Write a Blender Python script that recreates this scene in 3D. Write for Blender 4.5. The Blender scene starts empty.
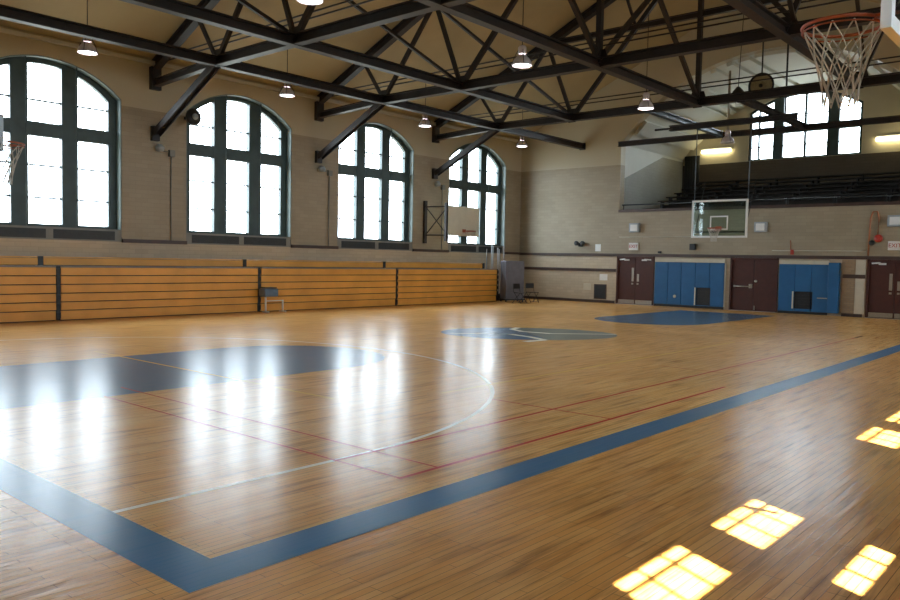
import bpy, bmesh, math, random
from mathutils import Vector, Matrix
from mathutils.geometry import tessellate_polygon
random.seed(4)
SC = bpy.context.scene
COL = SC.collection
PI = math.pi
BAY = 6.393           # truss spacing
YF = 19.18            # far wall
YN = -12.79           # near wall
XR = 23.5             # right wall
ZB = 6.20             # top of brick
def roof(x): return 7.75 + .445 * min(x, XR - x)

# ------------------------------------------------------------- materials
def newmat(name):
    m = bpy.data.materials.new(name); m.use_nodes = True
    nt = m.node_tree; b = nt.nodes['Principled BSDF']
    return m, nt, b
def N(nt, t, **kw):
    n = nt.nodes.new(t)
    for k, v in kw.items():
        if k in n.inputs: n.inputs[k].default_value = v
        else: setattr(n, k, v)
    return n
def L(nt, a, b): nt.links.new(a, b)
def pos(nt): return N(nt, 'ShaderNodeNewGeometry').outputs['Position']
def rgb(c): return (c[0], c[1], c[2], 1)
def ramp(nt, fac, stops):
    r = N(nt, 'ShaderNodeValToRGB'); e = r.color_ramp.elements
    e[0].position, e[0].color = stops[0][0], rgb(stops[0][1])
    e[1].position, e[1].color = stops[-1][0], rgb(stops[-1][1])
    for p, c in stops[1:-1]:
        x = e.new(p); x.color = rgb(c)
    L(nt, fac, r.inputs[0]); return r.outputs[0]
def paint(name, c, rough=.55, var=.12, scale=3., metal=0., bump=.0):
    m, nt, b = newmat(name)
    n = N(nt, 'ShaderNodeTexNoise', Scale=scale, Detail=5.)
    L(nt, pos(nt), n.inputs['Vector'])
    lo = [x * (1 - var) for x in c]; hi = [min(1, x * (1 + var)) for x in c]
    L(nt, ramp(nt, n.outputs['Fac'], [(.3, lo), (.7, hi)]), b.inputs['Base Color'])
    b.inputs['Roughness'].default_value = rough; b.inputs['Metallic'].default_value = metal
    if bump:
        bp = N(nt, 'ShaderNodeBump', Strength=bump, Distance=.01)
        L(nt, n.outputs['Fac'], bp.inputs['Height']); L(nt, bp.outputs[0], b.inputs['Normal'])
    return m
def emis(name, c, s):
    m, nt, b = newmat(name)
    b.inputs['Base Color'].default_value = rgb(c)
    b.inputs['Emission Color'].default_value = rgb(c); b.inputs['Emission Strength'].default_value = s
    return m
def masonry(name, c1, c2, mortar, bw, bh, upper=None, zsplit=ZB, low=None, rough=.5):
    """glazed block, running bond on any upright wall; cream plaster above zsplit"""
    m, nt, b = newmat(name)
    sp = N(nt, 'ShaderNodeSeparateXYZ'); L(nt, pos(nt), sp.inputs[0])
    ad = N(nt, 'ShaderNodeMath', operation='ADD'); L(nt, sp.outputs[0], ad.inputs[0]); L(nt, sp.outputs[1], ad.inputs[1])
    cb = N(nt, 'ShaderNodeCombineXYZ'); L(nt, ad.outputs[0], cb.inputs[0]); L(nt, sp.outputs[2], cb.inputs[1])
    br = N(nt, 'ShaderNodeTexBrick', Scale=1., **{'Mortar Size': .006, 'Brick Width': bw, 'Row Height': bh, 'Bias': 0.})
    br.inputs['Color1'].default_value = rgb(c1); br.inputs['Color2'].default_value = rgb(c2); br.inputs['Mortar'].default_value = rgb(mortar)
    L(nt, cb.outputs[0], br.inputs['Vector'])
    n = N(nt, 'ShaderNodeTexNoise', Scale=.7, Detail=6.); L(nt, pos(nt), n.inputs['Vector'])
    r = ramp(nt, n.outputs['Fac'], [(.3, (.86, .86, .86)), (.7, (1, 1, 1))])
    mx = N(nt, 'ShaderNodeMix', data_type='RGBA', blend_type='MULTIPLY'); mx.inputs[0].default_value = 1
    L(nt, br.outputs['Color'], mx.inputs[6]); L(nt, r, mx.inputs[7])
    out = mx.outputs[2]
    if low:   # paler glazed courses below the sill band
        ls = N(nt, 'ShaderNodeMath', operation='LESS_THAN'); ls.inputs[1].default_value = 2.16; L(nt, sp.outputs[2], ls.inputs[0])
        m3 = N(nt, 'ShaderNodeMix', data_type='RGBA', blend_type='MULTIPLY'); L(nt, ls.outputs[0], m3.inputs[0])
        L(nt, out, m3.inputs[6]); m3.inputs[7].default_value = rgb(low); out = m3.outputs[2]
    if upper:
        gt = N(nt, 'ShaderNodeMath', operation='GREATER_THAN'); gt.inputs[1].default_value = zsplit; L(nt, sp.outputs[2], gt.inputs[0])
        m2 = N(nt, 'ShaderNodeMix', data_type='RGBA'); L(nt, gt.outputs[0], m2.inputs[0])
        L(nt, out, m2.inputs[6]); m2.inputs[7].default_value = rgb(upper); out = m2.outputs[2]
    L(nt, out, b.inputs['Base Color'])
    bp = N(nt, 'ShaderNodeBump', Strength=.3, Distance=.006); L(nt, br.outputs['Fac'], bp.inputs['Height']); bp.invert = True
    L(nt, bp.outputs[0], b.inputs['Normal'])
    b.inputs['Roughness'].default_value = rough
    return m
def wood_floor(name, tint=None, amt=.0, aged=False):
    m, nt, b = newmat(name)
    sp = N(nt, 'ShaderNodeSeparateXYZ'); L(nt, pos(nt), sp.inputs[0])
    cb = N(nt, 'ShaderNodeCombineXYZ'); L(nt, sp.outputs[1], cb.inputs[0]); L(nt, sp.outputs[0], cb.inputs[1])
    br = N(nt, 'ShaderNodeTexBrick', Scale=1., **{'Mortar Size': .0022, 'Brick Width': .85, 'Row Height': .057, 'Bias': 0., 'Mortar Smooth': .4})
    br.offset = .37; br.offset_frequency = 3
    br.inputs['Color1'].default_value = rgb(FLOOR1); br.inputs['Color2'].default_value = rgb(FLOOR2); br.inputs['Mortar'].default_value = rgb(FLOORM)
    L(nt, cb.outputs[0], br.inputs['Vector'])
    # long grain and wear
    mp = N(nt, 'ShaderNodeMapping'); mp.inputs['Scale'].default_value = (9, .7, 1); L(nt, pos(nt), mp.inputs[0])
    g = N(nt, 'ShaderNodeTexNoise', Scale=1.6, Detail=6.); L(nt, mp.outputs[0], g.inputs['Vector'])
    w = N(nt, 'ShaderNodeTexNoise', Scale=.35, Detail=5.); L(nt, pos(nt), w.inputs['Vector'])
    r1 = ramp(nt, g.outputs['Fac'], [(.30, (.55, .48, .42)), (.47, (.93, .91, .89)), (.72, (1.0, 1.0, 1.0))])
    r2 = ramp(nt, w.outputs['Fac'], [(.3, (.8, .78, .76)), (.65, (1, 1, 1))])
    m1 = N(nt, 'ShaderNodeMix', data_type='RGBA', blend_type='MULTIPLY'); m1.inputs[0].default_value = 1
    L(nt, br.outputs['Color'], m1.inputs[6]); L(nt, r1, m1.inputs[7])
    m2 = N(nt, 'ShaderNodeMix', data_type='RGBA', blend_type='MULTIPLY'); m2.inputs[0].default_value = 1
    L(nt, m1.outputs[2], m2.inputs[6]); L(nt, r2, m2.inputs[7])
    out = m2.outputs[2]
    if aged:   # worn boards outside the court: darker, stained in patches
        st = N(nt, 'ShaderNodeTexNoise', Scale=1.1, Detail=7., Roughness=.7); L(nt, mp.outputs[0], st.inputs['Vector'])
        r3 = ramp(nt, st.outputs['Fac'], [(.33, (.66, .60, .53)), (.48, (.96, .90, .82)), (.7, (1.0, .95, .85))])
        m4 = N(nt, 'ShaderNodeMix', data_type='RGBA', blend_type='MULTIPLY'); m4.inputs[0].default_value = 1
        L(nt, out, m4.inputs[6]); L(nt, r3, m4.inputs[7]); out = m4.outputs[2]
    if tint:
        m3 = N(nt, 'ShaderNodeMix', data_type='RGBA'); m3.inputs[0].default_value = amt
        L(nt, out, m3.inputs[6]); m3.inputs[7].default_value = rgb(tint); out = m3.outputs[2]
    L(nt, out, b.inputs['Base Color'])
    # each board lies a little differently: broken sheen
    bp = N(nt, 'ShaderNodeBump', Strength=.75 if aged else .22, Distance=.004)
    ad = N(nt, 'ShaderNodeMath', operation='MULTIPLY_ADD'); ad.inputs[1].default_value = .9
    L(nt, g.outputs['Fac'], ad.inputs[0])
    iv = N(nt, 'ShaderNodeMath', operation='MULTIPLY'); iv.inputs[1].default_value = -.5; L(nt, br.outputs['Fac'], iv.inputs[0])
    L(nt, iv.outputs[0], ad.inputs[2]); L(nt, ad.outputs[0], bp.inputs['Height']); L(nt, bp.outputs[0], b.inputs['Normal'])
    rr = N(nt, 'ShaderNodeMapRange'); rr.inputs['To Min'].default_value = ROUGH[0]; rr.inputs['To Max'].default_value = ROUGH[1]
    L(nt, w.outputs['Fac'], rr.inputs[0]); L(nt, rr.outputs[0], b.inputs['Roughness'])
    b.inputs['IOR'].default_value = 1.16
    return m
FLOOR1 = (.84, .435, .125); FLOOR2 = (.92, .53, .18); FLOORM = (.22, .12, .05)
ROUGH = (.18, .30)
M = {}
M['floor'] = wood_floor('maple_floor')
M['floor_aged'] = wood_floor('worn_maple_floor', aged=True)
M['line_blue'] = wood_floor('blue_court_paint', (.013, .145, .31), .95)
M['key_blue'] = wood_floor('key_court_paint', (.045, .135, .235), .94)
M['logo_green'] = wood_floor('grey_green_court_paint', (.14, .20, .19), .9)
M['line_white'] = wood_floor('white_court_paint', (1.0, .94, .76), .96)
M['line_red'] = wood_floor('red_court_paint', (.46, .02, .008), .97)
M['line_yellow'] = wood_floor('yellow_court_paint', (.85, .55, .10), .85)
M['wall'] = masonry('tan_block_and_plaster', (.375, .31, .21), (.335, .275, .185), (.295, .245, .17), .4, .13, upper=(.50, .44, .31), low=(1.45, 1.45, 1.5))
M['alcove'] = masonry('shade_dark_block', (.115, .085, .055), (.10, .075, .048), (.08, .06, .04), .4, .13)  # alcove shade is put into this darker block colour
M['alcove_side'] = masonry('grey_side_band', (.30, .29, .25), (.28, .27, .23), (.25, .24, .20), .4, .13)
M['pier'] = masonry('brown_brick', (.36, .25, .14), (.30, .20, .11), (.25, .19, .13), .22, .075)
M['plaster'] = paint('cream_plaster', (.56, .50, .365), .7, .05, 1.)
M['white_plaster'] = paint('white_plaster', (.62, .62, .56), .7, .04, 1.)
M['ceiling'] = paint('tan_ceiling_board', (.42, .335, .185), .8, .06, .8)
M['steel'] = paint('dark_brown_steel', (.020, .013, .012), .5, .3, 4.)
M['track'] = paint('blue_grey_steel', (.11, .14, .17), .4, .2, 4., .3)
M['frame'] = paint('dark_green_window_paint', (.045, .072, .070), .45, .2, 3.)
M['jamb'] = paint('grey_green_jamb_paint', (.16, .20, .19), .5, .1, 3.)
M['sill'] = paint('grey_sill_paint', (.20, .20, .18), .5, .1, 3.)
M['darkgrille'] = paint('black_grille', (.02, .022, .022), .5, .2, 8.)
M['band'] = paint('dark_red_brown_band', (.055, .028, .020), .45, .2, 4.)
M['black'] = paint('black_metal', (.012, .012, .013), .45, .2, 8.)
M['bench'] = paint('varnished_orange_boards', (.76, .355, .06), .4, .12, 1.2)
M['bench_edge'] = paint('grey_metal_strip', (.22, .19, .15), .4, .1, 6.)
M['door'] = paint('dark_maroon_door', (.060, .012, .006), .6, .15, 5.)
M['metal'] = paint('brushed_metal', (.45, .43, .38), .3, .1, 20., .9)
M['pad'] = paint('blue_vinyl_pad', (.008, .10, .25), .55, .08, 3.)
M['cream_wood'] = paint('cream_strip', (.55, .50, .38), .6, .05, 6.)
M['white'] = paint('white_enamel', (.75, .75, .72), .4, .03, 6.)
M['grey'] = paint('grey_housing', (.32, .36, .38), .5, .08, 9.)
M['matgrey'] = paint('grey_mat_vinyl', (.15, .15, .175), .5, .1, 5.)
M['orange'] = paint('orange_rim_enamel', (.34, .07, .025), .5, .1, 9.)
M['net'] = paint('white_net_cord', (.50, .45, .38), .8, .05, 30.)
M['fanboard'] = paint('cream_backboard', (.58, .53, .40), .5, .04, 4.)
M['red'] = paint('red_enamel', (.42, .03, .015), .4, .1, 9.)
M['copper'] = paint('orange_brown_pipe', (.33, .12, .05), .4, .1, 9.)
M['seat'] = paint('dark_brown_seat', (.016, .011, .008), .7, .3, 3.)
M['slate'] = paint('blue_grey_plastic', (.10, .15, .21), .45, .1, 9.)
M['dish'] = paint('dull_cream_dish', (.34, .31, .20), .5, .15, 12.)
M['lens'] = emis('lit_lamp_lens', (1., .93, .97), 9.)
M['tube'] = emis('lit_yellow_tube', (1., .88, .50), 5.)
M['shade'] = paint('pale_metal_shade', (.62, .56, .58), .35, .1, 9., .3)
def facing(nt):
    l = N(nt, 'ShaderNodeLayerWeight', Blend=.5); p = N(nt, 'ShaderNodeMath', operation='POWER'); p.inputs[1].default_value = 5
    L(nt, l.outputs['Facing'], p.inputs[0]); q = N(nt, 'ShaderNodeMath', operation='MULTIPLY_ADD'); q.inputs[1].default_value = .6; q.inputs[2].default_value = .04
    L(nt, p.outputs[0], q.inputs[0]); return q
def glassmat(name, tint, refl=.04):
    m = bpy.data.materials.new(name); m.use_nodes = True; nt = m.node_tree; nt.nodes.clear()
    o = N(nt, 'ShaderNodeOutputMaterial'); mx = N(nt, 'ShaderNodeMixShader')
    t = N(nt, 'ShaderNodeBsdfTransparent'); t.inputs[0].default_value = rgb(tint)
    g = N(nt, 'ShaderNodeBsdfGlossy', Roughness=.03); lw = facing(nt)
    n = N(nt, 'ShaderNodeTexNoise', Scale=2.); bp = N(nt, 'ShaderNodeBump', Strength=.05, Distance=.01)
    L(nt, n.outputs[0], bp.inputs['Height']); L(nt, bp.outputs[0], g.inputs['Normal'])
    L(nt, lw.outputs[0], mx.inputs[0]); L(nt, t.outputs[0], mx.inputs[1]); L(nt, g.outputs[0], mx.inputs[2]); L(nt, mx.outputs[0], o.inputs[0])
    return m
M['glass'] = glassmat('clear_window_glass', (.97, .985, .99))
M['board_glass'] = glassmat('green_tinted_board_glass', (.70, .80, .77))

# ------------------------------------------------------------- mesh builder
class MB:
    def __init__(s): s.b = bmesh.new(); s.mi = 0
    def poly(s, pts, flip=False):
        v = [s.b.verts.new(p) for p in pts]
        if flip: v.reverse()
        try:
            f = s.b.faces.new(v); f.material_index = s.mi; return f
        except ValueError: pass
    def box(s, x0, x1, y0, y1, z0, z1):
        return s.obox(Vector(((x0+x1)/2, (y0+y1)/2, (z0+z1)/2)), Vector((abs(x1-x0)/2, 0, 0)), Vector((0, abs(y1-y0)/2, 0)), Vector((0, 0, abs(z1-z0)/2)))
    def obox(s, c, a, b, d):
        c, a, b, d = Vector(c), Vector(a), Vector(b), Vector(d)
        v = [s.b.verts.new(c + i*a + j*b + k*d) for i in (-1, 1) for j in (-1, 1) for k in (-1, 1)]
        for q in ((0, 1, 3, 2), (4, 6, 7, 5), (0, 4, 5, 1), (2, 3, 7, 6), (0, 2, 6, 4), (1, 5, 7, 3)):
            f = s.b.faces.new([v[i] for i in q]); f.material_index = s.mi
        return s
    def bar(s, p, q, w, h=None, up=(0, 0, 1)):
        """rectangular bar p->q, w across, h along 'up'"""
        p, q = Vector(p), Vector(q); h = h or w; d = q - p
        u = Vector(up); sd = d.cross(u)
        if sd.length < 1e-5: sd = d.cross(Vector((0, 1, 0)))
        sd.normalize(); u = sd.cross(d).normalized()
        return s.obox((p+q)/2, sd*w/2, u*h/2, d/2)
    def ibar(s, p, q, w, h, t=.03, up=(0, 0, 1)):
        """I section"""
        p, q = Vector(p), Vector(q); d = (q-p); u = Vector(up); sd = d.cross(u).normalized(); u = sd.cross(d).normalized()
        s.obox((p+q)/2 + u*(h/2-t/2), sd*w/2, u*t/2, d/2); s.obox((p+q)/2 - u*(h/2-t/2), sd*w/2, u*t/2, d/2)
        s.obox((p+q)/2, sd*t*.6, u*(h/2-t), d/2); return s
    def tube(s, pts, r, n=8, closed=False, cap=True):
        pts = [Vector(p) for p in pts]; rings = []; m = len(pts)
        for i, p in enumerate(pts):
            if closed: t = pts[(i+1) % m] - pts[i-1]
            else: t = pts[min(i+1, m-1)] - pts[max(i-1, 0)]
            t.normalize(); a = t.cross(Vector((0, 0, 1)))
            if a.length < 1e-3: a = t.cross(Vector((0, 1, 0)))
            a.normalize(); b = t.cross(a)
            rr = r[i] if isinstance(r, (list, tuple)) else r
            rings.append([s.b.verts.new(p + a*rr*math.cos(2*PI*k/n) + b*rr*math.sin(2*PI*k/n)) for k in range(n)])
        for i in range(m if closed else m-1):
            A, B = rings[i], rings[(i+1) % m]
            for k in range(n):
                f = s.b.faces.new((A[k], A[(k+1) % n], B[(k+1) % n], B[k])); f.material_index = s.mi; f.smooth = True
        if cap and not closed:
            for R in (rings[0], rings[-1]):
                f = s.b.faces.new(R); f.material_index = s.mi
        return s
    def lathe(s, c, prof, n=20, axis='z', cap=True):
        c = Vector(c); rings = []
        for r, z in prof:
            ring = []
            for k in range(n):
                a = 2*PI*k/n; x, y = r*math.cos(a), r*math.sin(a)
                v = (x, y, z) if axis == 'z' else ((x, z, y) if axis == 'y' else (z, x, y))
                ring.append(s.b.verts.new(c + Vector(v)))
            rings.append(ring)
        for A, B in zip(rings, rings[1:]):
            for k in range(n):
                f = s.b.faces.new((A[k], A[(k+1) % n], B[(k+1) % n], B[k])); f.material_index = s.mi; f.smooth = True
        for R in (rings[0], rings[-1]) if cap else ():
            f = s.b.faces.new(R); f.material_index = s.mi
        return s
    def panel(s, outer, holes, fn, t0, t1):
        """flat wall with holes: 2D loops, fn(a, b, depth) -> 3D, thickness t0..t1"""
        loops = [outer] + holes; flat = [p for l in loops for p in l]
        tris = tessellate_polygon([[Vector((a, b, 0)) for a, b in l] for l in loops])
        V = [[s.b.verts.new(fn(a, b, t)) for a, b in flat] for t in (t0, t1)]
        for tr in tris:
            for vv in V:
                try: f = s.b.faces.new([vv[i] for i in tr]); f.material_index = s.mi
                except ValueError: pass
        k = 0
        for l in loops:
            m = len(l)
            for i in range(m):
                a, b = k+i, k+(i+1) % m
                f = s.b.faces.new((V[0][a], V[0][b], V[1][b], V[1][a])); f.material_index = s.mi
            k += m
        return s
    def build(s, name, mat, parent=None, bevel=0, loc=None):
        bmesh.ops.recalc_face_normals(s.b, faces=s.b.faces)
        me = bpy.data.meshes.new(name); s.b.to_mesh(me); s.b.free()
        if parent:   # mesh in the coordinates of its thing
            bpy.context.view_layer.update(); me.transform(parent.matrix_world.inverted())
        for m in (mat if isinstance(mat, (list, tuple)) else [mat]): me.materials.append(m)
        o = bpy.data.objects.new(name, me); COL.objects.link(o)
        if parent:
            o.parent = parent
        if bevel:
            b = o.modifiers.new('bevel', 'BEVEL'); b.width = bevel; b.segments = 2; b.limit_method = 'ANGLE'
        return o
def tag(o, label=None, cat=None, group=None, kind=None):
    if label: o['label'] = label
    if cat: o['category'] = cat
    if group: o['group'] = group
    if kind: o['kind'] = kind
    return o
def thing(name, loc, label, cat, group=None, kind=None):
    o = bpy.data.objects.new(name, None); o.location = loc; COL.objects.link(o); o.empty_display_size = .2
    tag(o, label, cat, group, kind); bpy.context.view_layer.update(); return o
def kids(o): return [c for c in bpy.data.objects if c.parent == o]
def copy_tree(o, parent=None):
    c = o.copy(); COL.objects.link(c)
    if parent: c.parent = parent
    for ch in kids(o): copy_tree(ch, c)
    return c
def struct(o, label=None):
    return tag(o, label, None, None, 'structure')

# ------------------------------------------------------------- arch helper
def arch(c, hw, z0, zs, rise, n=14):
    """loop: bottom-left, bottom-right, up, segmental arch back"""
    R = (hw*hw + rise*rise) / (2*rise); zc = zs + rise - R; a0 = math.asin(min(1, hw/R))
    pts = [(c-hw, z0), (c+hw, z0)]
    for i in range(n+1):
        a = a0 - 2*a0*i/n
        pts.append((c + R*math.sin(a), zc + R*math.cos(a)))
    return pts
def arch_z(d, hw, zs, rise):
    R = (hw*hw + rise*rise) / (2*rise); zc = zs + rise - R
    return zc + math.sqrt(max(0, R*R - d*d))

# ------------------------------------------------------------- floor with its painted court
fl = MB(); Z = [0.0]
fl.mi = 7; fl.box(-.5, XR+.5, YN-.5, YF+.4, -.12, 0)
def strip(x0, x1, y0, y1, mi, z):
    fl.mi = mi; fl.poly([(x0, y0, z), (x1, y0, z), (x1, y1, z), (x0, y1, z)])
def ribbon(pts, w, mi, z):
    fl.mi = mi; P = [Vector((x, y, 0)) for x, y in pts]; Lf = []; Rt = []
    for i, p in enumerate(P):
        t = (P[min(i+1, len(P)-1)] - P[max(i-1, 0)]).normalized(); nrm = Vector((-t.y, t.x, 0))
        Lf.append(p + nrm*w/2); Rt.append(p - nrm*w/2)
    for i in range(len(P)-1):
        fl.poly([(q.x, q.y, z) for q in (Rt[i], Rt[i+1], Lf[i+1], Lf[i])])
def shape(pts, mi, z):
    fl.mi = mi
    for tr in tessellate_polygon([[Vector((x, y, 0)) for x, y in pts]]):
        t = [pts[i] for i in tr]
        ar = (t[1][0]-t[0][0])*(t[2][1]-t[0][1]) - (t[2][0]-t[0][0])*(t[1][1]-t[0][1])
        if ar < 0: t.reverse()
        fl.poly([(x, y, z) for x, y in t])
strip(.01, 18.9, -9.9, YF-.01, 0, .0005)
BLUE, KEY, GRN, WHT, RED, YEL = 1, 2, 3, 4, 5, 6
z1, z2, z3, z4 = .0010, .0018, .0026, .0034
CX = 11.5; CYc = 3.64; KX = 11.32
# keys
for s in (-1, 1):
    yb = CYc + s*13.37; yf = CYc + s*7.25
    pts = [(KX-1.83, yb), (KX-1.83, yf)] + [(KX - 1.83*math.cos(a), yf - s*1.83*math.sin(a)) for a in [PI*i/24 for i in range(1, 24)]] + [(KX+1.83, yf), (KX+1.83, yb)]
    shape(pts, KEY, z1)
    # arc
    yr = CYc + s*11.14
    arc = [(CX+6.03, yb), (CX+6.03, yr)] + [(CX + 6.03*math.cos(a), yr - s*6.03*math.sin(a)) for a in [PI*i/48 for i in range(1, 48)]] + [(CX-6.03, yr), (CX-6.03, yb)]
    if s < 0: ribbon(arc, .055, WHT, z2)
# wide blue border: near end line and right side line, far end line
strip(18.75, 19.09, -10.07, 17.36, BLUE, z1)
strip(4.25, 18.75, -10.07, -9.73, BLUE, z1)
# centre mark: two lens halves and a white bolt
c45 = Vector((math.cos(PI/4), math.sin(PI/4))); n45 = Vector((-c45.y, c45.x)); cc = Vector((11.47, 3.85))
def lens(side, mi, z):
    pts = []
    for i in range(33):
        a = PI*i/32; p = cc + c45*(2.15*math.cos(a)) + n45*(side*1.5*math.sin(a)); pts.append((p.x, p.y))
    shape(pts, mi, z)
def halfell(a0, a1, mi, z):
    pts = [(cc.x, cc.y)]
    for i in range(25):
        a = a0 + (a1-a0)*i/24; p = cc + c45*(2.25*math.cos(a)) + n45*(1.5*math.sin(a)); pts.append((p.x, p.y))
    shape(pts, mi, z)
def half(a0, a1, mi, z):
    P_ = [cc + c45*(2.22*math.cos(a0-PI/4+(a1-a0)*i/32)) + n45*(1.62*math.sin(a0-PI/4+(a1-a0)*i/32)) for i in range(33)]
    shape([(p.x, p.y) for p in P_], mi, z)
half(PI*.78, PI*1.78, KEY, z1)
half(-PI*.22, PI*.78, GRN, z1)
st1 = [(10.30, 5.0), (10.5, 4.45), (11.06, 4.13), (11.86, 4.25), (13.03, 5.47)]
st2 = [(10.15, 2.19), (11.31, 3.27), (12.04, 3.09), (12.68, 2.78), (12.6, 2.09)]
ribbon(st1[:4], .17, WHT, z2); ribbon(st1[3:], .09, WHT, z2)
ribbon(st2[:2], .07, WHT, z3); ribbon(st2[1:4], .17, WHT, z3); ribbon(st2[3:], .2, WHT, z4)
# red and yellow thin lines
ribbon([(18.35, -7.74), (18.35, -.85)], .045, RED, z3)
ribbon([(17.55, -7.74), (17.55, 10.5)], .04, RED, z4)
ribbon([(13.1, -7.72), (18.35, -7.72)], .025, RED, z4)
ribbon([(12.6, -7.25), (18.35, -7.25)], .025, RED, z4)
ribbon([(16.6, -4.25), (18.35, -4.25)], .03, RED, z4)
ribbon([(16.6, .6), (18.0, .6)], .03, RED, z4)
ribbon([(15.85, -4.4), (15.85, 6.0)], .04, YEL, z4)
ribbon([(8.5, -5.74), (15.2, -5.74)], .04, YEL, z4)
ribbon([(8.0, 1.4), (15.85, 1.4)], .03, YEL, z4)
struct(fl.build('floor', [M['floor'], M['line_blue'], M['key_blue'], M['logo_green'], M['line_white'], M['line_red'], M['line_yellow'], M['floor_aged']]))

# ------------------------------------------------------------- walls
WC = [BAY*(k-.5)+d for k, d in ((-1, 0), (0, .10), (1, -.04), (2, -.11), (3, -.10))]     # window centres, nearest bay first
HW, ZS, RISE, Z0 = 2.07, 6.37, .83, 2.16
def wallpts(y0, y1, z1): return [(y0, -.1), (y1, -.1), (y1, z1), (y0, z1)]
w = MB(); w.panel(wallpts(YN, YF, 7.9), [arch(c, HW, Z0, ZS, RISE) for c in WC], lambda a, b, t: (t, a, b), -.5, 0)
struct(w.build('wall_left', M['wall']))
# right wall: openings the sun comes through, off the frame to the right
w = MB(); w.panel(wallpts(YN, YF, 7.9), [arch(c, HW, Z0, ZS, RISE) for c in WC], lambda a, b, t: (t, a, b), XR, XR+.5)
struct(w.build('wall_right', M['wall']))
# gable walls
gab = [(0, -.1), (XR, -.1), (XR, roof(XR)+.02), (XR/2, roof(XR/2)+.02), (0, roof(0)+.02)]
NWC = ()
w = MB(); w.panel(gab, [arch(c, 2.6, 3.0, 7.0, 1.1) for c in NWC], lambda a, b, t: (a, t, b), YN-.4, YN); struct(w.build('wall_near', M['wall']))
DOORS = [(5.42, 7.24), (10.57, 12.46), (15.60, 17.42)]
OPC, OPH, OPZ, OPS, OPR = 11.75, 6.3, 4.16, 7.1, 3.2
opening = arch(OPC, OPH, OPZ, OPS, OPR, 64)
w = MB(); w.panel(gab, [opening] + [[(a, .0), (b, .0), (b, 2.12), (a, 2.12)] for a, b in DOORS], lambda a, b, t: (a, t, b), YF, YF+.4)
struct(w.build('wall_far', M['wall']))
# ceiling: two pitched planes
w = MB()
for s in (0, 1):
    xs = (-.5, XR/2) if s == 0 else (XR/2, XR+.5)
    za, zb = 7.75 + .445*(-.5 if s == 0 else XR/2), 7.75 + .445*(XR/2 if s == 0 else -.5)
    pts = [(xs[0], YN-.4, za), (xs[1], YN-.4, zb), (xs[1], YF+.4, zb), (xs[0], YF+.4, za)]
    v = [w.b.verts.new(p) for p in pts] + [w.b.verts.new((p[0], p[1], p[2]+.2)) for p in pts]
    for q in ((0, 1, 2, 3), (7, 6, 5, 4), (0, 4, 5, 1), (1, 5, 6, 2), (2, 6, 7, 3), (3, 7, 4, 0)): w.b.faces.new([v[i] for i in q])
struct(w.build('ceiling', M['ceiling']))
# unseen eave added over the right side windows, sized to cut the sun patches
w = MB(); w.bar((XR+.5, (YN+YF)/2, 7.7), (XR+1.45, (YN+YF)/2, 7.28), YF-YN+.8, .12, up=(0, 0, 1)); struct(w.build('trim_1', M['band']))
# cornice mouldings
for i, x in enumerate((.06, XR-.06)):
    w = MB(); w.box(x-.05, x+.05, YN, YF, 7.58, 7.68); struct(w.build('trim_%d' % (2+i), M['white_plaster']))
# dark sill band on the left wall (between windows) and on the far wall
w = MB(); ys = [YN] + sum([[c-HW, c+HW] for c in WC], []) + [YF]
for a, b in zip(ys[::2], ys[1::2]): w.box(0.002, .07, a, b, 2.14, 2.25)
struct(w.build('trim_4', M['band']))
w = MB(); w.box(0.02, XR, YF-.06, YF-.001, 2.12, 2.24); struct(w.build('trim_5', M['band']))
w = MB(); w.box(0.02, 5.38, YF-.05, YF-.001, 1.42, 1.55); w.box(14.8, 15.55, YF-.05, YF-.001, 1.42, 1.55); struct(w.build('trim_6', M['band']))
w = MB(); w.box(0.02, 5.35, YF-.05, YF-.001, .001, .12); w.box(14.8, 15.5, YF-.05, YF-.001, .001, .12); struct(w.build('baseboard_far', M['band']))

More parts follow.
